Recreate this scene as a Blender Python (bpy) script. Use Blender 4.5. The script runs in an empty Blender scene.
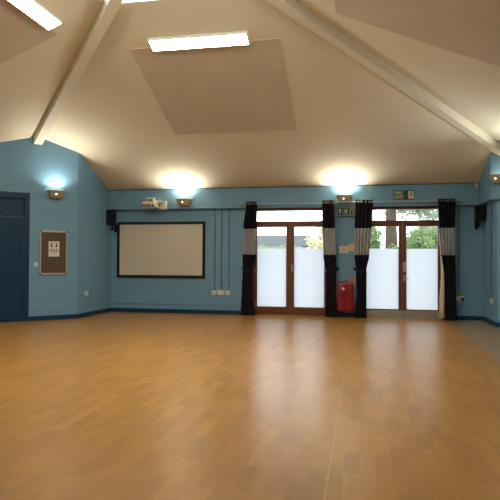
import bpy, math, random
from mathutils import Vector, Matrix
random.seed(7)
SC = bpy.context.scene
COL = SC.collection
R = math.radians
S2 = math.sqrt(.5)

# ------------------------------------------------------------------ room numbers (u along back wall, v out of it, h up)
HE, BP, T = 2.87, .12, .4093            # eaves height, bulkhead projection, roof pitch (rise per metre)
UA, VA = 3.52, 6.26                     # plan position of the roof apex
UR = 8.377                              # right end of the back wall
UAL = .03                               # left return wall
HB = 2.407                              # underside of the bulkhead
HALF = 1.196                            # half width of the rooflight opening

def W(u, v, h): return Vector((u, -v, h))
def plane_h(side, u, v):
    c = HE - T*BP
    return {'back': c + T*v, 'front': c + T*(2*VA - v), 'left': c + T*(u - (UA-VA)), 'right': c + T*((UA+VA) - u)}[side]
def roof_h(u, v): return min(plane_h(s, u, v) for s in ('back', 'front', 'left', 'right'))

# ------------------------------------------------------------------ materials
MATS = {}
def new_mat(name):
    m = bpy.data.materials.new(name); m.use_nodes = True
    nt = m.node_tree
    return m, nt, nt.nodes['Principled BSDF']
def plain(name, col, rough=.5, metal=0., spec=.5, noise=.06, scale=30., bump=0.):
    m, nt, b = new_mat(name)
    b.inputs['Roughness'].default_value = rough; b.inputs['Metallic'].default_value = metal
    b.inputs['Specular IOR Level'].default_value = spec
    tc = nt.nodes.new('ShaderNodeTexCoord'); n = nt.nodes.new('ShaderNodeTexNoise'); n.inputs['Scale'].default_value = scale
    nt.links.new(tc.outputs['Object'], n.inputs['Vector'])
    mx = nt.nodes.new('ShaderNodeMix'); mx.data_type = 'RGBA'
    c = Vector(col)
    mx.inputs[6].default_value = (*(c*(1-noise)), 1); mx.inputs[7].default_value = (*[min(1, x) for x in c*(1+noise)], 1)
    nt.links.new(n.outputs['Fac'], mx.inputs[0]); nt.links.new(mx.outputs[2], b.inputs['Base Color'])
    if bump:
        bp = nt.nodes.new('ShaderNodeBump'); bp.inputs['Strength'].default_value = bump; bp.inputs['Distance'].default_value = .002
        nt.links.new(n.outputs['Fac'], bp.inputs['Height']); nt.links.new(bp.outputs[0], b.inputs['Normal'])
    MATS[name] = m
    return m
def emit(name, col, strength):
    m = bpy.data.materials.new(name); m.use_nodes = True; nt = m.node_tree; nt.nodes.clear()
    o = nt.nodes.new('ShaderNodeOutputMaterial'); e = nt.nodes.new('ShaderNodeEmission')
    e.inputs[0].default_value = (*col, 1); e.inputs[1].default_value = strength
    nt.links.new(e.outputs[0], o.inputs[0]); MATS[name] = m
    return m

# painted blockwork
def wall_mat(name, col):
    m, nt, b = new_mat(name)
    b.inputs['Roughness'].default_value = .55; b.inputs['Specular IOR Level'].default_value = .35
    uv = nt.nodes.new('ShaderNodeUVMap')
    br = nt.nodes.new('ShaderNodeTexBrick')
    br.inputs['Scale'].default_value = 1; br.inputs['Brick Width'].default_value = .45; br.inputs['Row Height'].default_value = .225
    br.inputs['Mortar Size'].default_value = .006; br.inputs['Mortar Smooth'].default_value = .6
    c = Vector(col)
    br.inputs['Color1'].default_value = (*(c*1.02), 1); br.inputs['Color2'].default_value = (*(c*.97), 1); br.inputs['Mortar'].default_value = (*(c*.86), 1)
    nt.links.new(uv.outputs[0], br.inputs['Vector'])
    n = nt.nodes.new('ShaderNodeTexNoise'); n.inputs['Scale'].default_value = 90; n.inputs['Detail'].default_value = 4
    nt.links.new(uv.outputs[0], n.inputs['Vector'])
    nt.links.new(br.outputs['Color'], b.inputs['Base Color'])
    ma = nt.nodes.new('ShaderNodeMath'); ma.operation = 'MULTIPLY_ADD'; ma.inputs[1].default_value = -1.; 
    nt.links.new(br.outputs['Fac'], ma.inputs[0]); 
    mu = nt.nodes.new('ShaderNodeMath'); mu.operation = 'MULTIPLY'; mu.inputs[1].default_value = .4
    nt.links.new(n.outputs['Fac'], mu.inputs[0]); nt.links.new(mu.outputs[0], ma.inputs[2])
    bp = nt.nodes.new('ShaderNodeBump'); bp.inputs['Strength'].default_value = .22; bp.inputs['Distance'].default_value = .004
    nt.links.new(ma.outputs[0], bp.inputs['Height']); nt.links.new(bp.outputs[0], b.inputs['Normal'])
    MATS[name] = m
    return m

def floor_mat():
    m, nt, b = new_mat('strip_floor')
    b.inputs['Specular IOR Level'].default_value = .5
    tc = nt.nodes.new('ShaderNodeTexCoord')
    mp = nt.nodes.new('ShaderNodeMapping'); mp.inputs['Rotation'].default_value = (0, 0, R(90))
    nt.links.new(tc.outputs['Object'], mp.inputs['Vector'])
    br = nt.nodes.new('ShaderNodeTexBrick'); br.offset = .37; br.offset_frequency = 2
    br.inputs['Scale'].default_value = 1; br.inputs['Brick Width'].default_value = .38; br.inputs['Row Height'].default_value = .098
    br.inputs['Mortar Size'].default_value = .0008; br.inputs['Mortar Smooth'].default_value = .3
    br.inputs['Color1'].default_value = (0, 0, 0, 1); br.inputs['Color2'].default_value = (1, 1, 1, 1); br.inputs['Mortar'].default_value = (.1, .1, .1, 1)
    nt.links.new(mp.outputs[0], br.inputs['Vector'])
    # grain stretched along each strip
    mp2 = nt.nodes.new('ShaderNodeMapping'); mp2.inputs['Scale'].default_value = (34, 2.2, 1)
    nt.links.new(tc.outputs['Object'], mp2.inputs['Vector'])
    n = nt.nodes.new('ShaderNodeTexNoise'); n.inputs['Scale'].default_value = 1; n.inputs['Detail'].default_value = 5
    nt.links.new(mp2.outputs[0], n.inputs['Vector'])
    mp3 = nt.nodes.new('ShaderNodeMapping'); mp3.inputs['Scale'].default_value = (3.2, .9, 1)
    nt.links.new(tc.outputs['Object'], mp3.inputs['Vector'])
    n2 = nt.nodes.new('ShaderNodeTexNoise'); n2.inputs['Scale'].default_value = 1; n2.inputs['Detail'].default_value = 3
    nt.links.new(mp3.outputs[0], n2.inputs['Vector'])
    a = nt.nodes.new('ShaderNodeMath'); a.operation = 'MULTIPLY'; a.inputs[1].default_value = FLOOR_BRICK
    nt.links.new(br.outputs['Color'], a.inputs[0])
    a2 = nt.nodes.new('ShaderNodeMath'); a2.operation = 'MULTIPLY_ADD'; a2.inputs[1].default_value = .32
    nt.links.new(n.outputs['Fac'], a2.inputs[0]); nt.links.new(a.outputs[0], a2.inputs[2])
    a3 = nt.nodes.new('ShaderNodeMath'); a3.operation = 'MULTIPLY_ADD'; a3.inputs[1].default_value = .35
    nt.links.new(n2.outputs['Fac'], a3.inputs[0]); nt.links.new(a2.outputs[0], a3.inputs[2])
    cr = nt.nodes.new('ShaderNodeValToRGB')
    cr.color_ramp.elements[0].position = .18; cr.color_ramp.elements[0].color = (*FLOOR_DARK, 1)
    cr.color_ramp.elements[1].position = .85; cr.color_ramp.elements[1].color = (*FLOOR_LIGHT, 1)
    nt.links.new(a3.outputs[0], cr.inputs[0]); nt.links.new(cr.outputs[0], b.inputs['Base Color'])
    rr = nt.nodes.new('ShaderNodeMapRange'); rr.inputs[3].default_value = .285; rr.inputs[4].default_value = .32
    nt.links.new(n2.outputs['Fac'], rr.inputs[0]); nt.links.new(rr.outputs[0], b.inputs['Roughness'])
    bp = nt.nodes.new('ShaderNodeBump'); bp.inputs['Strength'].default_value = .12; bp.inputs['Distance'].default_value = .002
    nt.links.new(a2.outputs[0], bp.inputs['Height']); nt.links.new(bp.outputs[0], b.inputs['Normal'])
    return m

FLOOR_DARK = (.29, .135, .026); FLOOR_LIGHT = (.56, .285, .060); FLOOR_BRICK = .25
TEAL = (.163, .330, .49)
LAMP = (.86, .78, .60); LAMP_P = 28.
UP = (1., .96, .82); UP_P = 9.
SKY = (.80, .90, 1.0); SKY_P = 2.3

M = {}
M['wall'] = wall_mat('teal_blockwork', TEAL)
M['teal'] = plain('teal_paint', TEAL, .5, spec=.35, noise=.03)
M['ceiling'] = plain('ceiling_paint', (.76, .69, .54), .8, spec=.2, noise=.02, scale=3)
M['panel'] = plain('acoustic_board', (.60, .52, .415), .9, spec=.15, noise=.10, scale=2.2, bump=.2)
M['beam'] = plain('beam_paint', (.74, .68, .55), .6, spec=.3, noise=.02, scale=4)
M['floor'] = floor_mat()
M['border'] = plain('grey_vinyl', (.27, .195, .115), .34, noise=.10, scale=5)
M['seam'] = plain('seam_bead', (.58, .40, .20), .4, noise=.02)
M['blue'] = plain('blue_gloss_paint', (.006, .040, .095), .4, spec=.3, noise=.05, scale=8)
M['joint_shadow'] = plain('joint_shadow_dark', (.03, .05, .055), .8, noise=.02)  # dark colour for a strip painted in as the shadow under the ceiling
M['wood'] = plain('brown_stained_timber', (.165, .050, .020), .42, noise=.25, scale=14, bump=.1)
M['alu'] = plain('brushed_aluminium', (.50, .49, .46), .42, metal=.75, noise=.05, scale=60)
M['chrome'] = plain('satin_chrome', (.50, .50, .48), .3, metal=1., noise=.03)
M['black'] = plain('black_plastic', (.008, .008, .009), .6, spec=.25, noise=.1)
M['conduit'] = plain('shade_darkened_teal', (.085, .18, .26), .5, spec=.35, noise=.03)  # wall teal darkened so the shaded sides of the trunking are in the colour
M['grille'] = plain('speaker_mesh', (.012, .010, .010), .8, spec=.2, noise=.3, scale=300, bump=.3)
M['screen'] = plain('projection_fabric', (.60, .545, .475), .75, spec=.2, noise=.015, scale=4)
M['white'] = plain('white_plastic', (.66, .63, .55), .45, noise=.03)
M['offwhite'] = plain('ivory_metal', (.42, .35, .25), .45, noise=.04)
M['greyp'] = plain('grey_plastic', (.16, .15, .135), .5, noise=.06)
M['felt'] = plain('brown_felt', (.115, .088, .070), .95, spec=.1, noise=.14, scale=160, bump=.3)
M['paper'] = plain('white_paper', (.74, .69, .60), .8, spec=.1, noise=.03, scale=12)
M['yellow'] = plain('cream_paper', (.66, .54, .28), .8, spec=.1, noise=.06, scale=12)
M['orange'] = plain('orange_card', (.52, .25, .12), .7, spec=.2, noise=.06, scale=12)
M['ink'] = plain('black_ink', (.02, .02, .02), .7, noise=.02)
M['navy'] = plain('black_curtain_cloth', (.018, .016, .026), .85, spec=.15, noise=.2, scale=90, bump=.2)
M['cream'] = plain('pale_curtain_cloth', (.46, .45, .48), .85, spec=.15, noise=.06, scale=90, bump=.2)
M['lining'] = plain('cream_lining', (.72, .63, .49), .85, spec=.15, noise=.04, scale=90)
M['red'] = plain('red_vinyl', (.26, .005, .010), .38, noise=.12, scale=9, bump=.2)
M['darkred'] = plain('dark_red_strap', (.13, .006, .009), .5, noise=.1, scale=9)
M['green'] = plain('sign_green', (.010, .062, .028), .4, noise=.04)
M['signwhite'] = plain('sign_white', (.62, .62, .48), .5, noise=.02)
M['brass'] = plain('brass_strip', (.50, .36, .12), .35, metal=.7, noise=.04)
M['lens'] = emit('lamp_lens', (1, .88, .62), 1.2)
M['uplamp'] = emit('uplighter_tube', (1, .93, .78), 12.)
M['tube'] = emit('fluorescent_diffuser', LAMP, LAMP_P)
M['ground'] = plain('outside_paving', (.36, .35, .33), .9, noise=.15, scale=2)
M['grass'] = plain('outside_lawn', (.10, .16, .05), .95, spec=.1, noise=.3, scale=3)
M['slate'] = plain('grey_roof_tiles', (.035, .035, .037), .8, noise=.15, scale=4)
M['render'] = plain('pale_house_render', (.5, .47, .42), .85, noise=.05, scale=3)
M['bark'] = plain('tree_bark', (.085, .062, .045), .9, spec=.1, noise=.3, scale=9, bump=.6)
M['darkglass'] = plain('dark_window_glass', (.03, .04, .05), .15, noise=.05)

def leaf_mat(name, col):
    m = plain(name, col, .6, spec=.25, noise=.5, scale=4)
    nt = m.node_tree; b = nt.nodes['Principled BSDF']; out = nt.nodes['Material Output']
    tr = nt.nodes.new('ShaderNodeBsdfTranslucent'); tr.inputs[0].default_value = (*[min(1, x*1.5) for x in col], 1)
    mx = nt.nodes.new('ShaderNodeMixShader'); mx.inputs[0].default_value = .45
    nt.links.new(b.outputs[0], mx.inputs[1]); nt.links.new(tr.outputs[0], mx.inputs[2]); nt.links.new(mx.outputs[0], out.inputs[0])
    return m
M['leaf_green'] = leaf_mat('green_leaves', (.20, .26, .12))
M['leaf_yellow'] = leaf_mat('yellow_leaves', (.44, .41, .23))
M['leaf_grey'] = leaf_mat('grey_green_leaves', (.25, .29, .20))

def glass_mat():
    m = bpy.data.materials.new('clear_glass'); m.use_nodes = True; nt = m.node_tree; nt.nodes.clear()
    o = nt.nodes.new('ShaderNodeOutputMaterial'); t = nt.nodes.new('ShaderNodeBsdfTransparent'); t.inputs[0].default_value = (.94, .97, .96, 1)
    g = nt.nodes.new('ShaderNodeBsdfGlossy'); g.inputs['Roughness'].default_value = .02
    f = nt.nodes.new('ShaderNodeFresnel'); gm = nt.nodes.new('ShaderNodeNewGeometry'); ir = nt.nodes.new('ShaderNodeMapRange'); ir.inputs[3].default_value = 1.45; ir.inputs[4].default_value = 1/1.45
    nt.links.new(gm.outputs['Backfacing'], ir.inputs[0]); nt.links.new(ir.outputs[0], f.inputs[0]); mx = nt.nodes.new('ShaderNodeMixShader')
    nt.links.new(f.outputs[0], mx.inputs[0]); nt.links.new(t.outputs[0], mx.inputs[1]); nt.links.new(g.outputs[0], mx.inputs[2]); nt.links.new(mx.outputs[0], o.inputs[0])
    return m
def frost_mat():
    m = bpy.data.materials.new('frosted_film'); m.use_nodes = True; nt = m.node_tree; nt.nodes.clear()
    o = nt.nodes.new('ShaderNodeOutputMaterial'); t = nt.nodes.new('ShaderNodeBsdfTranslucent'); t.inputs[0].default_value = (.663, .656, .676, 1)
    g = nt.nodes.new('ShaderNodeBsdfDiffuse'); g.inputs[0].default_value = (.8, .82, .85, 1)
    n = nt.nodes.new('ShaderNodeTexNoise'); n.inputs['Scale'].default_value = 400
    mr = nt.nodes.new('ShaderNodeMapRange'); mr.inputs[3].default_value = .06; mr.inputs[4].default_value = .09
    mx = nt.nodes.new('ShaderNodeMixShader'); nt.links.new(n.outputs['Fac'], mr.inputs[0]); nt.links.new(mr.outputs[0], mx.inputs[0])
    nt.links.new(t.outputs[0], mx.inputs[1]); nt.links.new(g.outputs[0], mx.inputs[2]); nt.links.new(mx.outputs[0], o.inputs[0])
    return m
M['glass'] = glass_mat(); M['frost'] = frost_mat()

# ------------------------------------------------------------------ mesh builder
class MB:
    def __init__(s): s.v = []; s.f = []; s.pc = []
    def add(s, vs, fs):
        k = len(s.v); s.pc.append((vs, fs)); s.v += [tuple(x) for x in vs]; s.f += [tuple(i+k for i in f) for f in fs]; return s
    def box(s, x0, x1, y0, y1, z0, z1, mt=None):
        vs = [Vector((x, y, z)) for x in (x0, x1) for y in (y0, y1) for z in (z0, z1)]
        if mt is not None: vs = [mt @ q for q in vs]
        return s.add(vs, [(0, 1, 3, 2), (4, 6, 7, 5), (0, 4, 5, 1), (2, 3, 7, 6), (0, 2, 6, 4), (1, 5, 7, 3)])
    def hexa(s, lo, hi):      # two matching quads
        return s.add(list(lo)+list(hi), [(3, 2, 1, 0), (4, 5, 6, 7), (0, 1, 5, 4), (1, 2, 6, 5), (2, 3, 7, 6), (3, 0, 4, 7)])
    def prism(s, poly, f):    # poly of 2-d points; f(p, 0/1) -> 3-d
        n = len(poly)
        vs = [f(p, 0) for p in poly] + [f(p, 1) for p in poly]
        return s.add(vs, [tuple(range(n))[::-1], tuple(range(n, 2*n))] + [(i, (i+1) % n, n+(i+1) % n, n+i) for i in range(n)])
    def tube(s, a, b, r0, r1=None, n=16):
        a = Vector(a); b = Vector(b); r1 = r0 if r1 is None else r1
        d = (b-a).normalized(); x = d.orthogonal().normalized(); y = d.cross(x)
        vs = [a+(x*math.cos(t)+y*math.sin(t))*r0 for t in [2*math.pi*i/n for i in range(n)]]
        vs += [b+(x*math.cos(t)+y*math.sin(t))*r1 for t in [2*math.pi*i/n for i in range(n)]]
        return s.add(vs, [tuple(range(n))[::-1], tuple(range(n, 2*n))] + [(i, (i+1) % n, n+(i+1) % n, n+i) for i in range(n)])
    def path(s, pts, rad, n=10):
        for i in range(len(pts)-1): s.tube(pts[i], pts[i+1], rad[i] if isinstance(rad, list) else rad, rad[i+1] if isinstance(rad, list) else rad, n)
        return s
    def ball(s, c, r, n=12, sc=(1, 1, 1)):
        c = Vector(c); vs = []; fs = []
        m = n//2
        for j in range(m+1):
            p = math.pi*j/m
            for i in range(n):
                t = 2*math.pi*i/n
                vs.append(c+Vector((r*sc[0]*math.sin(p)*math.cos(t), r*sc[1]*math.sin(p)*math.sin(t), r*sc[2]*math.cos(p))))
        for j in range(m):
            for i in range(n): fs.append((j*n+i, (j+1)*n+i, (j+1)*n+(i+1) % n, j*n+(i+1) % n))
        return s.add(vs, fs)
    def each(s, name, mat, parent, **kw):     # every added piece an object of its own
        return [MB().add(v, f).build(name, mat, parent, **kw) for v, f in s.pc]
    def build(s, name, mat, parent=None, smooth=False, bevel=0., uv=False, label=None):
        me = bpy.data.meshes.new(name); me.from_pydata(s.v, [], s.f); me.validate()
        import bmesh
        bm = bmesh.new(); bm.from_mesh(me); bmesh.ops.recalc_face_normals(bm, faces=bm.faces); bm.to_mesh(me); bm.free()
        me.materials.append(mat)
        if smooth:
            for p in me.polygons: p.use_smooth = True
        if uv:
            l = me.uv_layers.new(name='UVMap')
            for p in me.polygons:
                n = p.normal; hz = Vector((n.x, n.y, 0))
                t = Vector((-hz.y, hz.x, 0)).normalized() if hz.length > .3 else Vector((1, 0, 0))
                for li in p.loop_indices:
                    q = me.vertices[me.loops[li].vertex_index].co
                    l.data[li].uv = (q.dot(t), q.z if hz.length > .3 else q.y)
        o = bpy.data.objects.new(name, me); COL.objects.link(o)
        if parent is not None: o.parent = parent
        if bevel:
            b = o.modifiers.new('bevel', 'BEVEL'); b.width = bevel; b.segments = 2; b.limit_method = 'ANGLE'; b.angle_limit = R(40)
        if label: o['label'] = label
        return o
def tag(o, label, cat, group=None, kind=None):
    o['label'] = label; o['category'] = cat
    if group: o['group'] = group
    if kind: o['kind'] = kind
    return o
def thing(name, label, cat, loc, rz=0., group=None, kind=None, mat4=None):
    o = bpy.data.objects.new(name, None); COL.objects.link(o); o.empty_display_size = .1
    if mat4 is not None: o.matrix_world = mat4
    else: o.location = loc; o.rotation_euler = (0, 0, rz)
    return tag(o, label, cat, group, kind)
def copy_thing(root, loc=None, rz=None, label=None, mat4=None):
    r = root.copy(); COL.objects.link(r)
    if mat4 is not None: r.matrix_world = mat4
    else:
        r.location = loc
        if rz is not None: r.rotation_euler = (0, 0, rz)
    if label: r['label'] = label
    for ch in list(root.children):
        c = ch.copy(); COL.objects.link(c); c.parent = r
        for g in list(ch.children):
            d = g.copy(); COL.objects.link(d); d.parent = c
    return r
def text_mb(mb, s, x, z, size, y0, y1, align='LEFT', bold=.0):
    cu = bpy.data.curves.new('t', 'FONT'); cu.body = s; cu.size = size; cu.align_x = align; cu.extrude = abs(y1-y0)/2; cu.offset = bold
    o = bpy.data.objects.new('t', cu); COL.objects.link(o)
    dg = bpy.context.evaluated_depsgraph_get(); me = bpy.data.meshes.new_from_object(o.evaluated_get(dg))
    ym = (y0+y1)/2
    mb.add([Vector((x+v.co.x, ym-v.co.z, z+v.co.y)) for v in me.vertices], [tuple(p.vertices) for p in me.polygons])
    bpy.data.objects.remove(o); bpy.data.curves.remove(cu); bpy.data.meshes.remove(me)
    return mb

# wall frames: local x runs right as seen from inside, local -y points into the room
def on_back(u, h, v=0.): return W(u, v, h), 0.
BW0 = (UAL, 1.61)                                            # corner of left chamfer and left return
def on_chamfer(s, h, off=0.):
    return W(BW0[0]-s*S2+off*S2, BW0[1]+s*S2+off*S2, h), R(45)
def on_left_return(v, h): return W(UAL, v, h), R(90)
def on_right_return(v, h, off=0.): return W(UR-off, v, h), R(-90)
BR0 = (UR, 1.14)                                             # corner of right return and right chamfer
def on_right_chamfer(s, h, off=0.):
    return W(BR0[0]+s*S2-off*S2, BR0[1]+s*S2+off*S2, h), R(-45)

# ------------------------------------------------------------------ shell
VF = 13.0; WT = .3
floor = MB().box(-4, 11, -VF-.5, .3, -.1, 0).build('floor', M['floor'])
tag(floor, 'golden brown strip wood floor across the whole hall', 'floor', kind='structure')
bo = MB().box(7.59, 9.78, -VF, 0, .0, .0015).build('trim_5', M['border'])
tag(bo, 'dull grey brown vinyl strip along the right side of the floor', 'floor strip', kind='structure')
sm = MB().box(5.698, 5.702, -VF, -6.6, .0, .0008).build('trim_6', M['seam'])
tag(sm, 'thin pale seam line running away across the floor', 'floor seam', kind='structure')

def wall_prism(mb, p0, p1, n, z0=0., z1=None):
    """solid piece of wall from p0 to p1 (inside face), n = outward normal, top follows the roof unless z1 given"""
    q = [p0, p1, (p1[0]+n[0]*WT, p1[1]+n[1]*WT), (p0[0]+n[0]*WT, p0[1]+n[1]*WT)]
    top = [(roof_h(*a)+.02) if z1 is None else z1 for a in q]
    mb.hexa([W(a[0], a[1], z0) for a in q], [W(a[0], a[1], t) for a, t in zip(q, top)])
# door openings in the back wall
D1 = (3.44, 5.17); D2 = (5.86, 7.595); DH = 2.401
mb = MB(); n = (0, -1)
for a, b in ((-.3, D1[0]), (D1[1], D2[0]), (D2[1], UR+.3)): wall_prism(mb, (a, 0), (b, 0), n)
for d in (D1, D2): wall_prism(mb, (d[0], 0), (d[1], 0), n, DH)
tag(mb.build('wall_back', M['wall'], uv=True), 'teal painted blockwork wall with screen and both glazed doors', 'wall', kind='structure')
mb = MB(); wall_prism(mb, (UAL, 0), (UAL, 1.61), (-1, 0))
tag(mb.build('wall_left_return', M['wall'], uv=True), 'short teal side wall left of the screen with a white socket', 'wall', kind='structure')
# left chamfer: splits at the hip
DS0, DS1, DHL = .965, 2.10, 2.561
def cp(s): return (BW0[0]-s*S2, BW0[1]+s*S2)
SE = (UAL-(UA-VA))/S2
sh = (cp(0)[0]-(UA-VA)-cp(0)[1])/(2*S2)
mb = MB(); n = (-S2, -S2)
for a, b in ((0, sh), (sh, DS0), (DS1, SE)): wall_prism(mb, cp(a), cp(b), n)
wall_prism(mb, cp(DS0), cp(DS1), n, DHL)
tag(mb.build('wall_left_chamfer', M['wall'], uv=True), 'angled teal wall with blue door and noticeboard', 'wall', kind='structure')
mb = MB(); wall_prism(mb, (UA-VA, cp(SE)[1]), (UA-VA, VF), (-1, 0))
tag(mb.build('wall_left', M['wall'], uv=True), 'teal wall on the left beside the camera', 'wall', kind='structure')
mb = MB(); wall_prism(mb, (UR, 0), (UR, 1.14), (1, 0))
tag(mb.build('wall_right_return', M['wall'], uv=True), 'short teal side wall in the right corner with a socket', 'wall', kind='structure')
def cq(s): return (BR0[0]+s*S2, BR0[1]+s*S2)
SR = ((UA+VA)-UR)/S2
shr = ((UA+VA)-BR0[0]-BR0[1])/(2*S2)
mb = MB()
for a, b in ((0, shr), (shr, SR)): wall_prism(mb, cq(a), cq(b), (S2, -S2))
tag(mb.build('wall_right_chamfer', M['wall'], uv=True), 'angled teal wall at the right edge under the hip beam', 'wall', kind='structure')
mb = MB(); wall_prism(mb, (UA+VA, cq(SR)[1]), (UA+VA, VF), (1, 0))
tag(mb.build('wall_right', M['wall'], uv=True), 'teal wall on the right beside the camera', 'wall', kind='structure')
mb = MB(); wall_prism(mb, (UA-VA-.3, VF), (UA+VA+.3, VF), (0, 1), 0, 3.0)
tag(mb.build('wall_front', M['wall'], uv=True), 'teal wall behind the camera', 'wall', kind='structure')

# pyramid roof with a square rooflight opening
mb = MB(); E = VA+.7
cs = [(-1, -1), (1, -1), (1, 1), (-1, 1)]
outer = [(UA+a*E, VA+b*E) for a, b in cs]; inner = [(UA+a*HALF, VA+b*HALF) for a, b in cs]
for i in range(4):
    j = (i+1) % 4
    q = [outer[i], outer[j], inner[j], inner[i]]
    hs = [HE-T*BP-T*.7]*2 + [HE-T*BP+T*(VA-HALF)]*2
    qt = [outer[i], outer[j], (UA+cs[j][0]*(HALF+.42), VA+cs[j][1]*(HALF+.42)), (UA+cs[i][0]*(HALF+.42), VA+cs[i][1]*(HALF+.42))]
    mb.hexa([W(p[0], p[1], h) for p, h in zip(q, hs)], [W(p[0], p[1], h+.16) for p, h in zip(qt, hs[:2]+[hs[2]-T*.42]*2)])
tag(mb.build('ceiling', M['ceiling']), 'beige pyramid ceiling rising from the walls to a rooflight', 'ceiling', kind='structure')
HO = HE-T*BP+T*(VA-HALF); HAP = HE-T*BP+T*VA
# rooflight
rl = thing('window_1', 'glazed pyramid rooflight at the top of the ceiling', 'rooflight', W(UA, VA, HO-T*.40+.11), kind='structure')
GH = HALF+.40
for i in range(4):
    a, b = cs[i], cs[(i+1) % 4]
    q = [Vector((a[0]*GH, -a[1]*GH, .05)), Vector((b[0]*GH, -b[1]*GH, .05)), Vector((0, 0, GH*T+.05))]
    MB().add([p for p in q]+[p+Vector((0, 0, .01)) for p in q], [(0, 1, 2), (5, 4, 3), (0, 3, 4, 1), (1, 4, 5, 2), (2, 5, 3, 0)]).build('pane', M['glass'], rl)
    MB().tube(q[0], q[2], .03, n=8).build('glazing_bar', M['white'], rl)
fr = MB(); e = GH
for sx in (-1, 1):
    fr.box(sx*e-.03, sx*e+.03, -e-.03, e+.03, .02, .10); fr.box(-e-.03, e+.03, sx*e-.03, sx*e+.03, .02, .10)
fr.build('frame', M['white'], rl)

# hip beams, running below the ceiling from the chamfer walls to the rooflight
def hip_beam(name, su, v0, label):
    w, d = .17, .16
    mb = MB()
    v1 = VA-.09
    dirp = Vector((-su, 1)).normalized()           # plan direction of travel in (u, v)
    nrm = Vector((dirp[1], -dirp[0]))
    def sec(v):
        c = Vector((UA+su*(VA-v), v)); hc = HE-T*BP+T*v
        L = c-nrm*w/2; Rr = c+nrm*w/2
        return [W(L[0], L[1], hc-d), W(Rr[0], Rr[1], hc-d), W(Rr[0], Rr[1], hc+.02), W(L[0], L[1], hc+.02)]
    mb.hexa(sec(v0), sec(v1))
    tag(mb.build(name, M['beam'], bevel=.006), label, 'beam', kind='structure')
hip_beam('trim_1', -1, 2.16, 'beige sloping hip beam left of the back ceiling, above the noticeboard wall')
hip_beam('trim_2', 1, 1.24, 'beige sloping hip beam on the right side of the ceiling')

# bulkhead along back wall and right return
mb = MB()
q = [(UAL, 0), (UR-.12, 0), (UR-.12, BP), (UAL, BP)]
mb.hexa([W(a, b, HB) for a, b in q], [W(a, b, roof_h(a, b)+.01) for a, b in q])
mit = lambda k: (UR-BP*(1-2*0), 1.14+BP*(math.sqrt(2)-1))
def off(p, d): return (p[0]-d*S2, p[1]+d*S2)
for q in ([(UR-.12, 0), (UR, 0), (UR, 1.14), mit(0)], [mit(0), (UR, 1.14), cq(shr), off(cq(shr), BP)], [off(cq(shr), BP), cq(shr), cq(SR), off(cq(SR), BP)]):
    mb.hexa([W(a, b, HB) for a, b in q], [W(a, b, roof_h(a, b)+.01) for a, b in q])
tag(mb.build('trim_3', M['wall'], uv=True), 'teal boxed bulkhead along the top of the back wall', 'bulkhead', kind='structure')
mb = MB().box(UAL, UR-.12, -BP-.006, -BP, HE-.018, HE-.001)
tag(mb.build('trim_4', M['joint_shadow']), 'thin dark strip put in as the shadow line between bulkhead and ceiling', 'trim', kind='structure')

# skirtings
def skirt(name, pts, label):
    mb = MB()
    for (p, q, n) in pts:
        o = .018
        a = [p, q, (q[0]+n[0]*o, q[1]+n[1]*o), (p[0]+n[0]*o, p[1]+n[1]*o)]
        mb.hexa([W(x, y, 0) for x, y in a], [W(x, y, .09) for x, y in a])
    tag(mb.build(name, M['blue']), label, 'skirting board', kind='structure')
skirt('baseboard_back', [((UAL, 0), (D1[0]-.01, 0), (0, 1)), ((D1[1]+.01, 0), (D2[0]-.01, 0), (0, 1)), ((D2[1]+.01, 0), (UR, 0), (0, 1))], 'dark blue skirting along the back wall')
skirt('baseboard_left', [((UAL, .0), (UAL, 1.61), (1, 0)), (cp(0), cp(DS0-.005), (S2, S2)), (cp(DS1+.005), cp(SE), (S2, S2)), ((UA-VA, cp(SE)[1]), (UA-VA, VF), (1, 0))], 'dark blue skirting along the left walls')
skirt('baseboard_right', [((UR, 0), (UR, 1.14), (-1, 0)), (cq(0), cq(SR), (-S2, S2)), ((UA+VA, cq(SR)[1]), (UA+VA, VF), (-1, 0))], 'dark blue skirting along the right walls')
# low pipe-like conduit just above the skirting
mb = MB().tube(W(UAL+.005, .012, .205), W(D1[0]-.25, .012, .203), .009, n=8).tube(W(7.8, .012, .228), W(UR, .012, .230), .009, n=8)
tag(mb.build('trim_7', M['teal']), 'thin teal pipe running low along the back wall', 'pipe', kind='structure')

# ------------------------------------------------------------------ ceiling panels and luminaires
def roof_frame(side, a, b):
    """matrix at a point of a roof slope: local x along the eaves, y up the slope, z into the room (down)"""
    if side == 'back': p = W(a, b, plane_h('back', a, b)); x = Vector((-1, 0, 0)); y = Vector((0, -1, T)).normalized()
    if side == 'front': p = W(a, b, plane_h('front', a, b)); x = Vector((1, 0, 0)); y = Vector((0, 1, T)).normalized()
    if side == 'left': p = W(a, b, plane_h('left', a, b)); x = Vector((0, -1, 0)); y = Vector((1, 0, T)).normalized()
    if side == 'right': p = W(a, b, plane_h('right', a, b)); x = Vector((0, 1, 0)); y = Vector((-1, 0, T)).normalized()
    z = x.cross(y)
    if z.z > 0: x = -x; z = x.cross(y)
    m = Matrix((x, y, z)).transposed().to_4x4(); m.translation = p
    return m
SL = math.sqrt(1+T*T)
L0, L1 = 2.02*SL, 4.17*SL
PWd = 2.39
PC = (2.02+4.17)/2
def panel(side, a, b, label):
    mb = MB().box(-PWd/2, PWd/2, -(L1-L0)/2, (L1-L0)/2, -.01, .012)
    o = mb.build('ceiling_panel', M['panel'], bevel=.004)
    o.matrix_world = roof_frame(side, a, b)
    tag(o, label, 'ceiling panel', 'acoustic panels on the ceiling slopes')
panel('back', 3.50, VA-PC, 'brown square acoustic panel on the ceiling slope above the screen wall')
panel('left', UA-PC, 6.2, 'brown acoustic panel on the left ceiling slope, at the top left corner')
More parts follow.
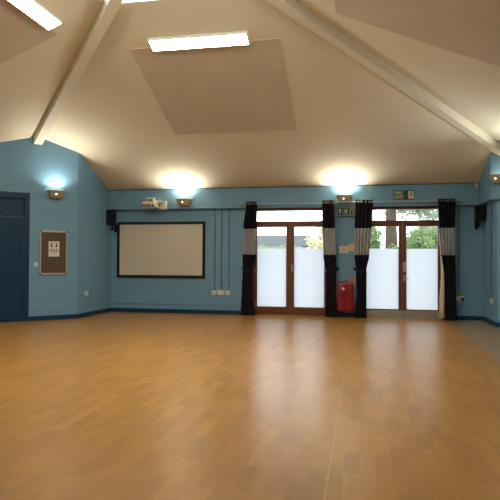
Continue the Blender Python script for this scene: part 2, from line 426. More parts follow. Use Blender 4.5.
panel('right', UA+PC, 6.15, 'large brown acoustic panel on the right ceiling slope, beyond the right beam')

def luminaire(m4, label):
    t = thing('ceiling_light', label, 'light', None, group='long fluorescent lights on the ceiling slopes', mat4=m4)
    hs = MB().box(-.77, .77, -.11, .11, 0.010, .04)
    hs.box(-.77, .77, -.112, -.104, .03, .073).box(-.77, .77, .104, .112, .03, .073)
    hs.build('housing', M['white'], t)
    MB().box(-.752, .752, -.103, .103, .060, .074).build('diffuser', M['tube'], t)
    MB().box(-.775, -.752, -.112, .112, .012, .078).box(.752, .775, -.112, .112, .012, .078).each('end_cap', M['white'], t, bevel=.004)
    return t
l0 = luminaire(roof_frame('back', 3.455, 4.33), 'long lit fluorescent light above the screen wall, at the top edge of its brown panel')
copy_thing(l0, label='long lit fluorescent light on the left slope, cut by the top left of the photo', mat4=roof_frame('left', 1.60, 6.05))
copy_thing(l0, label='lit fluorescent light on the right slope, out of the photo', mat4=roof_frame('right', 5.44, 6.26))
copy_thing(l0, label='lit fluorescent light on the slope above the camera, out of the photo', mat4=roof_frame('front', 3.5, 8.19))

# ------------------------------------------------------------------ uplighters
def uplighter(pos, rz, label, first=[None]):
    if first[0] is not None: return copy_thing(first[0], pos, rz, label)
    t = thing('wall_uplighter', label, 'wall light', pos, rz, 'wall uplighters')
    # open topped tapered trough: wider and deeper at the top
    def ring(w, d, z): return [Vector((-w/2, -.001, z)), Vector((w/2, -.001, z)), Vector((w/2*.86, -d, z)), Vector((-w/2*.86, -d, z))]
    o0, o1 = ring(.25, .10, -.075), ring(.36, .20, .075)
    i0, i1 = ring(.23, .088, -.06), ring(.34, .188, .075)
    mb = MB()
    mb.add(o0+o1+i0+i1, [(3, 2, 1, 0), (0, 1, 5, 4), (1, 2, 6, 5), (2, 3, 7, 6), (3, 0, 4, 7), (8, 9, 10, 11), (8, 12, 13, 9), (9, 13, 14, 10), (10, 14, 15, 11), (11, 15, 12, 8), (4, 5, 13, 12), (5, 6, 14, 13), (6, 7, 15, 14), (7, 4, 12, 15)])
    mb.build('trough', M['offwhite'], t, bevel=.004)
    MB().tube((-.12, -.10, .03), (.12, -.10, .03), .013, n=10).build('lamp_tube', M['uplamp'], t)
    # little lit lens on the sloping face
    a = Vector((-.02, -.150, .0)); nn = Vector((0, -.15, -.10)).normalized()
    MB().tube(a-nn*.003, a+nn*.006, .019, n=16).build('lens', M['lens'], t)
    ld = bpy.data.lights.new('uplight', 'AREA'); ld.shape = 'RECTANGLE'; ld.size = .26; ld.size_y = .12
    ld.energy = UP_P; ld.color = UP
    lo = bpy.data.objects.new('uplight', ld); COL.objects.link(lo); lo.parent = t
    lo.location = (0, -.115, .07); lo.rotation_euler = (R(180+24), 0, 0); ld.spread = R(155)
    first[0] = t
    return t
p, r = on_chamfer(.465, 2.56); u1 = uplighter(p, r, 'lit wall uplighter on the left angled wall, above the noticeboard')
p, r = on_back(1.90, 2.545, BP); uplighter(p, r, 'lit wall uplighter right of the white projector')
p, r = on_back(5.51, 2.565, BP); uplighter(p, r, 'lit wall uplighter above the small green exit sign between the doors')
for ch in u1.children:
    if ch.type == 'LIGHT': ch.data = ch.data.copy(); ch.data.energy = UP_P*.6
p, r = on_right_chamfer(.17, 2.77, BP); u4 = uplighter(p, r, 'wall uplighter cut by the right edge of the photo')
for ch in list(u4.children):
    if ch.type == 'LIGHT': bpy.data.objects.remove(ch)
p, r = on_right_chamfer(1.15, 2.56, BP); u5 = uplighter(p, r, 'lit wall uplighter just beyond the right edge of the photo')
for ch in u5.children:
    if ch.type == 'LIGHT': ch.data = ch.data.copy(); ch.data.energy = UP_P*1.3; ch.rotation_euler = (R(180+55), 0, 0); ch.data.spread = R(120); ch.data.color = (.95, .98, .92); ch.location = (0, -.15, .09)

# ------------------------------------------------------------------ glazed doors
def french_door(n, x0, x1, gl, gr, label, kick):
    """gl, gr: (u0,u1) of left and right glass"""
    t = thing('door_%d' % n, label, 'door', W(x0, 0, 0), kind='structure')
    X = lambda u: u-x0
    w = x1-x0; y0, y1 = .02, .09
    fr = MB()
    fr.box(0, .07, y0-.02, y1+.02, 0, DH).box(w-.07, w, y0-.02, y1+.02, 0, DH)
    fr.box(.07, w-.07, y0-.02, y1+.02, 2.342, DH).box(.07, w-.07, y0-.02, y1+.02, 2.045, 2.107)
    fr.build('frame', M['wood'], t, bevel=.004)
    tp = MB().box(.07, w-.07, .05, .056, 2.107, 2.342).build('transom_pane', M['glass'], t)
    mid = (gl[1]+gr[0])/2
    MB().box(.07, w-.07, -.015, .10, 0, .012).build('threshold', M['brass'] if not kick else M['alu'], t)
    for k, (g, a, b) in enumerate(((gl, x0+.072, mid-.002), (gr, mid+.002, x1-.072))):
        lf = MB()
        z0 = .013
        lf.box(X(a), X(g[0]), y0, y1, z0, 2.043).box(X(g[1]), X(b), y0, y1, z0, 2.043)
        lf.box(X(g[0]), X(g[1]), y0, y1, 1.978, 2.043).box(X(g[0]), X(g[1]), y0, y1, z0, .195)
        d = lf.build('door_leaf', M['wood'], t, bevel=.003)
        MB().box(X(g[0]), X(g[1]), .05, .056, .195, 1.978).build('glass_pane', M['glass'], d)
        MB().box(X(g[0]), X(g[1]), .0475, .0485, .195, 1.497).build('frosted_film', M['frost'], d, label='white frosted film on the lower glass')
        if kick:
            MB().box(X(a)+.004, X(b)-.002, y0-.006, y0+.001, .014, .172).build('kick_plate', M['alu'], d, bevel=.001, label='grey metal kick plate')
        if k == 1:
            hx = X(mid)+.040
            h = MB().box(hx-.018, hx+.018, y0-.008, y0, .97, 1.15) if not kick else MB().box(hx-.022, hx+.022, y0-.008, y0, .80, .93)
            zc = 1.07 if not kick else .855
            h.tube((hx, y0-.006, zc), (hx, y0-.05, zc), .009, n=10).tube((hx-.006, y0-.05, zc), (hx+.09, y0-.05, zc), .009, n=10)
            h.build('lever_handle', M['chrome'], d, label='chrome lever handle')
            if kick: MB().box(hx-.03, hx+.03, y0-.005, y0+.001, 1.0, 1.21).build('push_plate', M['alu'], d, label='grey push plate')
        hg = MB()
        hxx = X(a)+.004 if k == 0 else X(b)-.004
        for z in (.25, 1.0, 1.8): hg.tube((hxx, y0-.006, z-.05), (hxx, y0-.006, z+.05), .008, n=8)
        hg.each('hinge', M['chrome'], d)
    return t
french_door(1, D1[0], D1[1], (3.555, 4.218), (4.394, 5.062), 'brown glazed double doors left of the red cover, wooden bottom rail', False)
french_door(2, D2[0], D2[1], (5.975, 6.653), (6.813, 7.459), 'brown glazed double doors on the right with grey metal kick plates', True)

# blue door in the left chamfer
p, r = on_chamfer(DS1, 0)
t = thing('door_3', 'dark blue door with a blue panel over it, at the left edge', 'door', p, r, kind='structure')
w = DS1-DS0
MB().box(0, .10, -.015, .12, 0, DHL).box(w-.10, w, -.015, .12, 0, DHL).box(.10, w-.10, -.015, .12, DHL-.12, DHL).box(.10, w-.10, .005, .12, 2.075, 2.125).build('frame', M['blue'], t, bevel=.004)
MB().box(.10, w-.10, .03, .07, 2.125, DHL-.12).build('over_panel', M['blue'], t)
d = MB().box(.103, w-.103, .02, .064, .0, 2.072).build('door_leaf', M['blue'], t, bevel=.003)
MB().box(.14, .18, .012, .02, .95, 1.11).tube((.16, .012, 1.03), (.16, -.035, 1.03), .009, n=10).tube((.155, -.035, 1.03), (.27, -.035, 1.03), .009, n=10).build('lever_handle', M['chrome'], d)

# ------------------------------------------------------------------ curtains and poles
def pole(u0, u1, h, v, label):
    t = thing('curtain_pole', label, 'curtain pole', W((u0+u1)/2, v, h), group='curtain poles over the doors')
    l = (u1-u0)/2
    MB().tube((-l+.03, 0, 0), (l-.03, 0, 0), .013, n=14).build('rod', M['chrome'], t, smooth=False)
    for s in (-1, 1):
        MB().tube((s*(l-.03), 0, 0), (s*(l-.01), 0, 0), .020, .022, n=14).ball((s*(l-.005), 0, 0), .024, 12).build('finial', M['chrome'], t)
    for x in (-l+.055, l-.055):
        MB().tube((x, v-BP, 0), (x, v-BP-.008, 0), .026, n=14).tube((x, v-BP, 0), (x, 0, 0), .008, n=8).tube((x-.008, 0, 0), (x+.008, 0, 0), .018, n=12).build('bracket', M['chrome'], t)
pole(3.225, 5.385, 2.482, .225, 'silver curtain pole over the left glazed doors')
pole(5.41, 7.86, 2.494, .225, 'silver curtain pole over the right glazed doors')

def curtain(prof, label, tie=None, lining=None, top=2.535, pz=2.487, folds=5, vc=.225):
    """prof: list of (h, u0, u1) from top to bottom"""
    uc = (prof[0][1]+prof[0][2])/2
    t = thing('curtain', label, 'curtain', W(uc, vc, 0), group='black curtains with a pale middle band')
    ph = random.random()*6
    def edge(h):
        for (h0, a0, b0), (h1, a1, b1) in zip(prof, prof[1:]):
            if h1 <= h <= h0:
                k = (h0-h)/(h0-h1); k = k*k*(3-2*k)
                return a0+(a1-a0)*k, b0+(b1-b0)*k
        return prof[-1][1:]
    NX = 72
    def sheet(z0, z1, nz):
        vs = []; fs = []
        for i in range(nz+1):
            h = z0+(z1-z0)*i/nz; a, b = edge(h)
            amp = .042*min(1, (b-a)/.3)*(.9+.1*math.sin(h*3+ph))
            for j in range(NX+1):
                s = j/NX
                ww = math.sin(2*math.pi*folds*s+ph*.0+.35*math.sin(h*1.7+ph+s*3))
                y = -amp*ww - .012*math.sin(s*9+h*2.3+ph)
                vs.append(Vector((a-uc+(b-a)*s+.006*math.sin(4*math.pi*folds*s), y, h)))
        for i in range(nz):
            for j in range(NX):
                k = i*(NX+1)+j; fs.append((k, k+1, k+NX+2, k+NX+1))
        return MB().add(vs, fs)
    def part(name, z0, z1, nz, mat, lab):
        o = sheet(z0, z1, nz).build(name, mat, t, smooth=True, label=lab)
        s = o.modifiers.new('thickness', 'SOLIDIFY'); s.thickness = .004; s.offset = 0
    b1, b2 = 1.93, 1.357
    part('upper_band', top, b1, 16, M['navy'], None)
    part('middle_band', b1, b2, 16, M['cream'], 'pale middle band')
    part('lower_band', b2, prof[-1][0], 40, M['navy'], None)
    for k in range(folds*2):
        ey = MB()
        s = (k+.5)/(folds*2); a, b = edge(pz)
        x = a-uc+(b-a)*s
        pts = [Vector((x+.001*math.sin(q), .026*math.cos(q), pz+.026*math.sin(q))) for q in [2*math.pi*i/12 for i in range(13)]]
        ey.path(pts, .004, 6).build('eyelet', M['chrome'], t)
    if tie:
        h, a, b, hook = tie          # hook = wall side u
        pts = []
        ca, cb = a-uc-.012, b-uc+.012; r = .062
        n = 28; vs = []; fs = []
        for i in range(n):
            q = 2*math.pi*i/n
            x = (ca+cb)/2+(cb-ca)/2*math.cos(q); y = r*math.sin(q)
            dz = .045*((x-(ca+cb)/2)/((cb-ca)/2))*(1 if hook > (a+b)/2 else -1)
            for z in (-.035, .035): vs.append(Vector((x, y, h+z+dz)))
        for i in range(n):
            k = 2*i; m = 2*((i+1) % n); fs.append((k, m, m+1, k+1))
        mbt = MB().add(vs, fs)
        sgn = 1 if hook > (a+b)/2 else -1
        x0 = cb if sgn > 0 else ca
        mbt.hexa([Vector((x0-.01*sgn, .0, h+.02)), Vector((hook-uc, vc-.01, h+.045)), Vector((hook-uc, vc-.014, h+.045)), Vector((x0-.01*sgn, -.006, h+.02))],
                 [Vector((x0-.01*sgn, .0, h+.08)), Vector((hook-uc, vc-.01, h+.085)), Vector((hook-uc, vc-.014, h+.085)), Vector((x0-.01*sgn, -.006, h+.08))])
        o = mbt.build('tieback', M['navy'], t, smooth=False)
        s = o.modifiers.new('thickness', 'SOLIDIFY'); s.thickness = .004
    if lining:
        vs = []; fs = []
        for i, (h, a, b) in enumerate(lining):
            for k in range(5): vs.append(Vector((a-uc+(b-a)*k/4, -.045+.05*(k/4-.6)**2, h)))
        for i in range(len(lining)-1):
            for k in range(4):
                q = i*5+k; fs.append((q, q+1, q+6, q+5))
        o = MB().add(vs, fs).build('lining', M['lining'], t, smooth=True, label='cream lining turned out at the edge')
        s = o.modifiers.new('thickness', 'SOLIDIFY'); s.thickness = .003
    return t
curtain([(2.54, 3.355, 3.597), (1.95, 3.290, 3.592), (1.36, 3.268, 3.585), (1.0, 3.275, 3.50), (.55, 3.262, 3.50), (.02, 3.245, 3.545)],
        'black and cream banded curtain left of the left glazed doors', tie=(1.0, 3.275, 3.50, 3.235))
curtain([(2.54, 5.030, 5.275), (1.95, 5.035, 5.305), (1.36, 5.06, 5.325), (1.0, 5.12, 5.335), (.55, 5.125, 5.33), (.02, 5.10, 5.365)],
        'black and cream banded curtain right of the left glazed doors', tie=(1.0, 5.12, 5.335, 5.385))
curtain([(2.54, 5.745, 6.115), (1.95, 5.725, 6.075), (1.36, 5.72, 6.03), (1.0, 5.755, 5.965), (.55, 5.76, 5.965), (.02, 5.735, 5.975)],
        'black and cream banded curtain left of the right glazed doors, beside the red cover', tie=(1.0, 5.755, 5.965, 5.69))
curtain([(2.54, 7.435, 7.775), (1.95, 7.44, 7.765), (1.36, 7.475, 7.77), (1.0, 7.52, 7.785), (.55, 7.535, 7.79), (.02, 7.535, 7.80)],
        'black and cream banded curtain at the far right beside the right glazed doors',
        lining=[(1.35, 7.472, 7.50), (1.0, 7.485, 7.545), (.6, 7.462, 7.56), (.25, 7.447, 7.56), (.05, 7.437, 7.56)])

# ------------------------------------------------------------------ screen, projector, speakers
p, r = on_back(1.278, 1.463)
t = thing('projection_screen', 'wide pale projection screen in a black frame on the back wall', 'projector screen', p, r)
sw, shh = (2.353-.202)/2, (2.115-.811)/2; bw = .062
MB().box(-sw, sw, -.045, -.012, shh-bw, shh).box(-sw, sw, -.045, -.012, -shh, -shh+bw).box(-sw, -sw+bw, -.045, -.012, -shh+bw, shh-bw).box(sw-bw, sw, -.045, -.012, -shh+bw, shh-bw).build('frame', M['black'], t, bevel=.004)
MB().box(-sw+bw-.01, sw-bw+.01, -.034, -.028, -shh+bw-.01, shh-bw+.01).build('screen_surface', M['screen'], t)
MB().box(-sw*.8, sw*.8, -.012, 0, shh-.08, shh-.04).box(-sw*.8, sw*.8, -.012, 0, -shh+.04, -shh+.08).each('wall_rail', M['black'], t)

p, r = on_back(1.20, 2.50, BP)
t = thing('projector', 'white projector on a short arm from the bulkhead above the screen', 'projector', p, r)
MB().box(.10, .27, -.05, 0, -.10, .085).build('wall_plate', M['white'], t, bevel=.008)
MB().box(-.02, .20, -.20, -.04, .03, .085).build('arm', M['white'], t, bevel=.010)
MB().hexa([Vector((-.14, -.34, .055)), Vector((.06, -.34, .055)), Vector((.06, -.16, .055)), Vector((-.14, -.16, .055))],
          [Vector((-.12, -.32, .145)), Vector((.04, -.32, .145)), Vector((.04, -.16, .145)), Vector((-.12, -.16, .145))]).build('mount_plate', M['white'], t, bevel=.010)
body = MB()
body.hexa([Vector((-.215, -.13, -.085)), Vector((.12, -.13, -.085)), Vector((.12, -.40, -.085)), Vector((-.215, -.40, -.085))],
          [Vector((-.195, -.13, .045)), Vector((.10, -.13, .045)), Vector((.09, -.375, .045)), Vector((-.18, -.375, .045))])
body.build('body', M['white'], t, bevel=.016)
MB().box(-.195, .03, -.407, -.393, -.070, -.015).build('front_grille', M['greyp'], t, bevel=.002)
MB().box(-.11, .03, -.345, -.33, .065, .095).build('connector_panel', M['greyp'], t)
MB().tube((.075, -.385, -.045), (.075, -.412, -.045), .024, n=16).build('lens', M['black'], t)
MB().path([Vector((.11, -.2, -.04)), Vector((.15, -.17, -.12)), Vector((.2, -.06, -.12)), Vector((.2, -.02, -.06))], .006, 8).build('cable', M['white'], t)

def speaker(pos, rz, label, w, h):
    t = thing('wall_speaker', label, 'speaker', pos, rz, 'wall speakers in the corners')
    c = MB().hexa([Vector((-w*.36, -.11, -h/2)), Vector((w*.36, -.11, -h/2)), Vector((w/2, -.30, -h/2)), Vector((-w/2, -.30, -h/2))],
                  [Vector((-w*.36, -.11, h/2)), Vector((w*.36, -.11, h/2)), Vector((w/2, -.30, h/2)), Vector((-w/2, -.30, h/2))])
    c.build('cabinet', M['black'], t, bevel=.010)
    MB().box(-w/2+.012, w/2-.012, -.307, -.298, -h/2+.012, h/2-.012).build('grille', M['grille'], t, bevel=.003)
    MB().box(-.035, .035, -.012, 0, -h/2-.16, -h/2+.02).tube((0, -.01, -h/2-.09), (0, -.17, -h/2-.09), .011, n=10).tube((0, -.17, -h/2-.09), (0, -.17, -h/2+.01), .010, n=10).build('bracket', M['black'], t, bevel=.0)
    MB().ball((0, -.17, -h/2-.09), .033, 14).build('bracket_knob', M['black'], t, smooth=True)
    return t
p, r = on_back(.155, 2.215); speaker(p, r+R(-4), 'black wall speaker left of the projection screen', .19, .36)
p, r = on_back(8.225, 2.225); speaker(p, r+R(6), 'black wall speaker in the right corner beyond the curtains', .20, .31)

# ------------------------------------------------------------------ sockets, conduits, switch, sensor
def socket(pos, rz, w, h, label, gang=1, plug=False, group='white wall sockets'):
    t = thing('wall_socket', label, 'socket', pos, rz, group)
    MB().box(-w/2, w/2, -.032, 0, -h/2, h/2).build('back_box', M['white'], t, bevel=.004)
    MB().box(-w/2+.004, w/2-.004, -.038, -.031, -h/2+.004, h/2-.004).build('face_plate', M['white'], t, bevel=.002)
    for k in range(gang):
        x = (k-(gang-1)/2)*w/gang
        MB().box(x-.006, x+.006, -.0405, -.037, .012, .032).build('rocker', M['signwhite'], t)
        MB().box(x-.003, x+.003, -.0386, -.0375, -.004, .006).box(x-.013, x-.007, -.0386, -.0375, -.02, -.016).box(x+.007, x+.013, -.0386, -.0375, -.02, -.016).each('pin_hole', M['ink'], t)
    if plug:
        x = w/4
        MB().box(x-.028, x+.028, -.085, -.038, -.045, .018).build('plug', M['black'], t, bevel=.01, label='black plug')
        MB().path([Vector((x, -.07, -.045)), Vector((x, -.07, -.12)), Vector((x-.05, -.03, -.2)), Vector((x-.1, -.012, -.29))], .005, 8).build('cable', M['black'], t)
    return t
p, r = on_back(2.565, .49); socket(p, r, .10, .10, 'left small white socket of the row between screen and curtain')
p, r = on_back(2.727, .492); socket(p, r, .155, .10, 'wide middle white socket of the row between screen and curtain', 2)
p, r = on_back(2.893, .492); socket(p, r, .10, .10, 'right small white socket of the row between screen and curtain')
p, r = on_left_return(1.25, .498); socket(p, r, .15, .095, 'white socket on the left return wall near the corner', 2)
p, r = on_back(7.90, .455); socket(p, r, .155, .10, 'white socket with a black plug right of the far right curtain', 2, True)
p, r = on_right_return(.78, .467); socket(p, r, .10, .10, 'white socket on the right return wall under a conduit')

def conduit(pos, rz, z0, z1, label):
    t = thing('cable_conduit', label, 'conduit', pos, rz, 'teal painted cable conduits')
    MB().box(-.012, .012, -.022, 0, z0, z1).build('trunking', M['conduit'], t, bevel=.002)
    cl = MB(); n = 4
    for k in range(n):
        z = z0+(z1-z0)*(k+.5)/n; cl.box(-.016, .016, -.024, 0, z-.01, z+.01)
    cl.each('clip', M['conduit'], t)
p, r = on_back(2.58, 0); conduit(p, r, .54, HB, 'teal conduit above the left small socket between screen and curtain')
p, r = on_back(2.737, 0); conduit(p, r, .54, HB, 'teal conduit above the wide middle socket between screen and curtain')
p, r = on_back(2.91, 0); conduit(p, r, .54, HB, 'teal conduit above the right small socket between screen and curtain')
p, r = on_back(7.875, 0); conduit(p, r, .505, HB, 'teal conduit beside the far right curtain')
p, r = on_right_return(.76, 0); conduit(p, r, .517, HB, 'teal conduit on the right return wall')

p, r = on_chamfer(.838, 1.13)
t = thing('light_switch', 'white light switch between blue door and noticeboard', 'light switch', p, r)
MB().box(-.042, .042, -.014, 0, -.042, .042).build('plate', M['white'], t, bevel=.004)
MB().box(-.012, .012, -.020, -.012, -.018, .018).build('rocker', M['signwhite'], t, bevel=.002)

p, r = on_back(8.205, 2.80, BP)
t = thing('motion_sensor', 'small white sensor at the right end of the bulkhead', 'sensor', p, r)
MB().box(-.03, .03, -.035, 0, -.055, .055).build('case', M['white'], t, bevel=.008)
MB().ball((0, -.034, -.015), .02, 12, (1, .5, 1)).build('lens', M['signwhite'], t, smooth=True)

# ------------------------------------------------------------------ noticeboard with notice
p, r = on_chamfer(.493, 1.37)
t = thing('noticeboard', 'brown felt noticeboard in a thin metal frame on the angled left wall', 'noticeboard', p, r)
bw, bh = .54/2, .90/2
MB().box(-bw+.01, bw-.01, -.018, 0, -bh+.01, bh-.01).build('felt_panel', M['felt'], t)
MB().box(-bw, bw, -.028, 0, bh-.035, bh).box(-bw, bw, -.028, 0, -bh, -bh+.035).box(-bw, -bw+.022, -.028, 0, -bh+.035, bh-.035).box(bw-.022, bw, -.028, 0, -bh+.035, bh-.035).build('frame', M['alu'], t, bevel=.002)
for x in (-bw+.012, bw-.012):
    for z in (-bh+.015, bh-.015): MB().box(x-.02, x+.02, -.031, 0, z-.018, z+.018).build('corner_cap', M['greyp'], t, bevel=.004)
p, r = on_chamfer(.487, 1.445)
t = thing('notice', 'white printed notice pinned on the brown noticeboard', 'notice', p + Vector((-S2*0, 0, 0)), r)
MB().box(-.108, .108, -.0215, -.0195, -.155, .155).build('sheet', M['paper'], t)
k = MB()
for s in (-1, 1):     # two small dark standing figures over a dark heading line
    k.tube((s*.05, -.0215, .112), (s*.05, -.0222, .112), .014, n=12)
    k.add([Vector((s*.05-.018, -.0221, .09)), Vector((s*.05+.018, -.0221, .09)), Vector((s*.05+.012, -.0221, .04)), Vector((s*.05-.012, -.0221, .04))], [(0, 1, 2, 3)])
k.box(-.09, .09, -.0222, -.0215, -.032, -.018)
for z in (-.05, -.065, -.08): k.box(-.08, .08, -.0222, -.0215, z-.002, z+.002)
k.box(-.05, -.045, -.0222, -.0215, -.02, .03).box(.045, .05, -.0222, -.0215, -.02, .03)
k.build('print', M['ink'], t)
MB().tube((0, -.0215, .148), (0, -.032, .148), .006, n=10).build('pin', M['chrome'], t)

# ------------------------------------------------------------------ exit signs
def man(mb, x, z, s, y0, y1):
    """running figure, height s"""
    P = lambda a, b: (x+a*s, z+b*s)
    def seg(a, b, w0, w1):
        a = Vector(P(*a)); b = Vector(P(*b)); d = (b-a).normalized(); n = Vector((-d[1], d[0]))
        q = [a+n*w0*s, b+n*w1*s, b-n*w1*s, a-n*w0*s]
        mb.prism([tuple(c) for c in q], lambda p, k: Vector((p[0], y0 if k == 0 else y1, p[1])))
    c = P(.12, .42); mb.tube((c[0], y0, c[1]), (c[0], y1, c[1]), .085*s, n=12)
    seg((.05, .30), (-.06, .0), .085, .075)
    seg((.06, .28), (.26, .14), .04, .035); seg((.26, .14), (.36, .24), .035, .03)
    seg((.03, .28), (-.20, .24), .04, .035); seg((-.20, .24), (-.26, .08), .035, .03)
    seg((-.05, .02), (.14, -.14), .06, .045); seg((.14, -.14), (.06, -.42), .045, .035)
    seg((-.07, .02), (-.16, -.22), .06, .045); seg((-.16, -.22), (-.42, -.26), .045, .035)
p, r = on_back(5.535, 2.305, .055)
t = thing('exit_sign', 'small framed green exit sign with arrow below the middle uplighter', 'exit sign', p, r, 'green fire exit signs')
MB().box(-.19, .19, -.02, .02, -.095, .095).build('frame', M['alu'], t, bevel=.003)
MB().box(-.18, .18, -.023, -.018, -.08, .08).build('panel', M['green'], t)
k = MB()
k.prism([(-.165, .02), (-.132, .06), (-.099, .02), (-.122, .02), (-.122, -.055), (-.142, -.055), (-.142, .02)], lambda q, i: Vector((q[0], -.025 if i else -.0225, q[1])))
k.build('arrow', M['signwhite'], t)
k = MB(); man(k, 0, 0, .125, -.025, -.0225); k.build('running_figure', M['signwhite'], t)
k = MB(); k.prism([(.088, -.062), (.098, -.062), (.098, .05), (.147, .05), (.147, -.062), (.157, -.062), (.157, .062), (.088, .062)], lambda q, i: Vector((q[0], -.025 if i else -.0225, q[1])))
k.build('doorway', M['signwhite'], t)
MB().box(-.12, -.09, 0.0, .055, -.04, .04).box(.09, .12, 0.0, .055, -.04, .04).each('bracket', M['alu'], t)
p, r = on_back(6.752, 2.637, BP)
t = thing('exit_sign', 'green FIRE EXIT sign on the bulkhead above the right glazed doors', 'exit sign', p, r, 'green fire exit signs')
MB().box(-.215, .215, -.008, 0, -.10, .10).build('panel', M['green'], t, bevel=.001)
k = MB()
text_mb(k, 'FIRE', -.198, .012, .094, -.0075, -.0095, bold=.002); text_mb(k, 'EXIT', -.198, -.078, .094, -.0075, -.0095, bold=.002)
k.box(.085, .20, -.0095, -.0075, -.08, .08)
k.each('lettering', M['signwhite'], t)
k = MB(); man(k, .145, .0, .12, -.0105, -.009); k.build('running_figure', M['green'], t)

# ------------------------------------------------------------------ papers between the doors
p, r = on_back(5.492, 1.478)
t = thing('paper_notice', 'white landscape paper notice on the wall above the red cover', 'notice', p, r)
MB().box(-.098, .098, -.003, .002, -.075, .075).build('sheet', M['paper'], t)
k = MB()
for z, a in ((.04, .06), (.015, .075), (-.01, .07), (-.035, .05)): k.box(-a, a, -.0036, -.003, z-.003, z+.003)
k.build('print', M['greyp'], t)
p, r = on_back(5.648, 1.52)
t = thing('paper_cutout', 'cream paper cutout beside the white notice, partly behind the curtain', 'paper', p, r)
pts = []
for i in range(40):
    q = 2*math.pi*i/40; rr_ = .075*(1+.22*math.cos(5*q+.4)); pts.append((rr_*math.cos(q), rr_*1.2*math.sin(q)))
MB().prism(pts, lambda q, i: Vector((q[0], -.003*i+.001, q[1]))).build('sheet', M['yellow'], t)
p, r = on_back(5.672, .81)
t = thing('orange_card', 'orange card on the wall above the red cover, beside the curtain', 'card', p, r)
MB().prism([(-.055, -.07), (.05, -.085), (.07, .06), (.01, .09), (-.05, .05)], lambda q, i: Vector((q[0], -.004*i+.001, q[1]))).build('card', M['orange'], t)
MB().tube((0, -.004, .06), (0, -.012, .06), .007, n=10).build('pin', M['chrome'], t)

# ------------------------------------------------------------------ red padded cover between the doors
p, r = on_back(5.530, .125)
t = thing('red_cover', 'red rounded cover hung low on the wall between the two doors', 'cover', p, r)
def cover():
    vs = []; fs = []; NZ, NA = 30, 56
    for i in range(NZ+1):
        k = i/NZ; z = .645*k
        wtop = 1. if k < .72 else math.sqrt(max(0., 1-((k-.72)/.30)**2))*.999+.001
        w = (.205-.030*k)*(.72+.28*wtop); d = .185*(1-.35*k)*(.62+.38*wtop)
        if k < .04: w *= .93; d *= .92
        for j in range(NA):
            q = 2*math.pi*j/NA
            c, s_ = math.cos(q), math.sin(q)
            x = w*math.copysign(abs(c)**.55, c); y = -d/2+d/2*math.copysign(abs(s_)**.55, s_)
            if s_ < 0: y += .075*math.exp(-((x-.035)/.035)**2)*(1-.75*max(0, k-.25)) * (1 if k < .8 else max(0, (1-k)/.2))
            vs.append(Vector((x, min(y, -.006), z)))
    for i in range(NZ):
        for j in range(NA): fs.append((i*NA+j, i*NA+(j+1) % NA, (i+1)*NA+(j+1) % NA, (i+1)*NA+j))
    fs.append(tuple(range(NA))[::-1]); fs.append(tuple(range(NZ*NA, (NZ+1)*NA)))
    return MB().add(vs, fs)
cover().build('shell', M['red'], t, smooth=True)
MB().box(-.155, .06, -.152, -.120, .36, .385).build('strap', M['darkred'], t, bevel=.004, label='dark strap across the front')
k = MB().path([Vector((.02*0-.06+.12*i/8, -.07, .63+.045*math.sin(math.pi*i/8))) for i in range(9)], .011, 8); k.build('handle', M['darkred'], t)
k = MB()
k.prism([(-.035, 0), (0, .035), (.035, 0), (0, -.035)], lambda q, i: Vector((q[0]-.045, -.135-.008*i, q[1]+.50))); k.build('badge', M['paper'], t, label='small pale badge')
MB().box(-.08, .08, -.010, 0, .55, .60).build('wall_hook', M['darkred'], t)

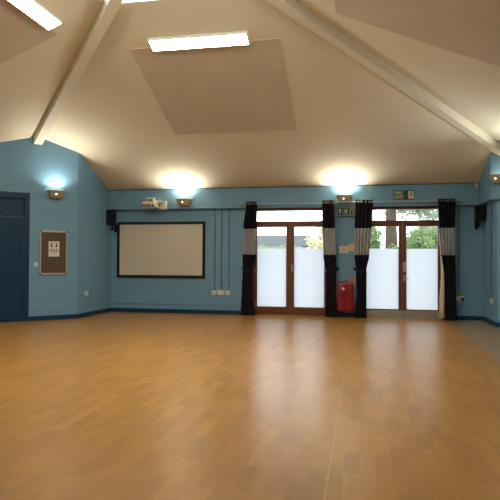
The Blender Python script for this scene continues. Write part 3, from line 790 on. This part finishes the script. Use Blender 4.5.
# ------------------------------------------------------------------ outside, seen through the clear glass
g = MB().box(-40, 60, .3, 60, -.15, -.08).build('ground', M['ground']); tag(g, 'pale paving outside the glazed doors', 'ground', kind='structure')
t = thing('bungalow', 'low house with a dark grey roof outside the left glazed doors', 'house', (-5.0, 30, -.1))
MB().box(-10, 6.2, 0, 6, 0, 2.35).build('wall', M['render'], t)
MB().prism([(-.5, 2.33), (6.5, 2.33), (3, 3.25)], lambda q, i: Vector((-10.5+17.2*i, q[0], q[1]))).build('roof', M['slate'], t)
for x in (-4, .5, 4.2):
    f = MB().box(x-.7, x+.7, -.05, .02, 1.0, 2.15).build('window', M['white'], t)
    MB().box(x-.62, x-.03, -.06, -.045, 1.08, 2.07).box(x+.03, x+.62, -.06, -.045, 1.08, 2.07).each('pane', M['darkglass'], f)
def tree(name, loc, trunk_h, trunk_r, cc, cr, n, size, mat, label, group=None):
    t = thing(name, label, 'tree' if trunk_r > .08 else 'bush', loc, 0, group)
    tr = MB(); pts = [Vector((0, 0, -.1)), Vector((.03, 0, trunk_h*.4)), Vector((-.04, .05, trunk_h*.75)), Vector((.02, 0, trunk_h))]
    tp = [Vector((.03*math.sin(2.2*q/14), .04*math.sin(1.3*q/14), -.1+(trunk_h+.1)*q/14)) for q in range(15)]
    nn = 12; vs = []
    for q, c in enumerate(tp):
        for j in range(nn):
            an = 2*math.pi*j/nn; ra = trunk_r*(1.3-.75*(q/14)**.7)*(1+.07*math.sin(3*an+q*.5))
            vs.append(c+Vector((ra*math.cos(an), ra*math.sin(an), 0)))
    tr.add(vs, [tuple(range(nn))[::-1], tuple(range(14*nn, 15*nn))]+[(q*nn+j, q*nn+(j+1) % nn, (q+1)*nn+(j+1) % nn, (q+1)*nn+j) for q in range(14) for j in range(nn)])
    for k in range(9):
        a = random.random()*6.28; st = pts[2].lerp(pts[3], random.random()*1.0)
        en = Vector(cc)+Vector((math.cos(a)*cr[0]*.7, math.sin(a)*cr[1]*.7, cr[2]*random.uniform(-.5, .7)))
        md = (st+en)/2+Vector((0, 0, .2)); tr.path([st, md, en], [trunk_r*.4, trunk_r*.25, trunk_r*.08], 6)
    tr.build('trunk', M['bark'], t, smooth=True)
    vs = []; fs = []
    cl = [Vector((random.gauss(0, .42), random.gauss(0, .42), random.gauss(0, .42))) for _ in range(34)]
    for i in range(n):
        c = random.choice(cl)+Vector((random.gauss(0, .14), random.gauss(0, .14), random.gauss(0, .14)))
        p = Vector(cc)+Vector((c[0]*cr[0], c[1]*cr[1], c[2]*cr[2]))
        x = Vector((random.gauss(0, 1), random.gauss(0, 1), random.gauss(0, 1))).normalized(); y = x.orthogonal().normalized()
        y = (Matrix.Rotation(random.random()*6.28, 3, x) @ y); s = size*random.uniform(.6, 1.3)
        k = len(vs); vs += [p-x*s, p+y*s*.45, p+x*s, p-y*s*.45]; fs.append((k, k+1, k+2, k+3))
    MB().add(vs, fs).build('foliage', mat, t)
tree('yellow_bush', (4.75, 9.0, -.1), 1.3, .05, (0, 0, 2.2), (.80, .8, 1.15), 3200, .075, M['leaf_yellow'], 'yellow green bush outside the right pane of the left glazed doors')
tree('hedge_bush', (1.4, 20, -.1), .9, .05, (0, 0, 1.45), (1.9, .8, .72), 2400, .09, M['leaf_green'], 'low green bush before the grey roofed house')
tree('broad_tree', (7.02, 11.5, -.1), 5.2, .28, (.5, 0, 4.9), (3.4, 2.0, 2.2), 8000, .11, M['leaf_grey'], 'tree with a thick brown trunk outside the right glazed doors')
tree('leafy_bush', (8.35, 9.5, -.1), 1.4, .06, (0, 0, 1.9), (.95, .8, .70), 4200, .085, M['leaf_green'], 'green leafy bush outside the right pane of the right glazed doors')
tree('grey_bush', (10.0, 16, -.1), 2.0, .07, (0, 0, 3.2), (1.6, .9, 1.0), 4200, .09, M['leaf_grey'], 'taller grey green bush behind the leafy bush at the right')
tree('slim_bush', (6.15, 10, -.1), 1.2, .05, (0, 0, 2.0), (.55, .6, .85), 2400, .075, M['leaf_green'], 'slim green bush left of the thick tree trunk')

# ------------------------------------------------------------------ world, camera, view
w = bpy.data.worlds.new('sky'); SC.world = w; w.use_nodes = True
nt = w.node_tree; bg = nt.nodes['Background']
tc = nt.nodes.new('ShaderNodeTexCoord'); sp = nt.nodes.new('ShaderNodeSeparateXYZ'); cr = nt.nodes.new('ShaderNodeValToRGB')
nt.links.new(tc.outputs['Generated'], sp.inputs[0]); nt.links.new(sp.outputs['Z'], cr.inputs[0])
cr.color_ramp.elements[0].color = (.92, .96, 1., 1); cr.color_ramp.elements[1].color = (*SKY, 1)
nt.links.new(cr.outputs[0], bg.inputs[0]); bg.inputs[1].default_value = SKY_P

cd = bpy.data.cameras.new('camera'); cam = bpy.data.objects.new('camera', cd); COL.objects.link(cam)
cd.sensor_width = 36; cd.lens = 36*566.9/500; cd.clip_start = .05; cd.clip_end = 300
rx = Vector((.98075360, .19518597, .00498054)); up = Vector((-.00197414, -.01559424, .99987645)); bk = Vector((.19523952, -.98064227, -.01490878))
m4 = Matrix((rx, up, bk)).transposed().to_4x4(); m4.translation = W(5.897, 12.5579, 1.2713)
cam.matrix_world = m4; SC.camera = cam
SC.view_settings.view_transform = 'Standard'; SC.view_settings.look = 'None'; SC.view_settings.gamma = 1
SC.view_settings.use_curve_mapping = False; SC.view_settings.exposure = 1.3+0.0
SC.cycles.use_denoising = True
SC.cycles.max_bounces = 10; SC.cycles.diffuse_bounces = 6
SC.cycles.sample_clamp_indirect = 6
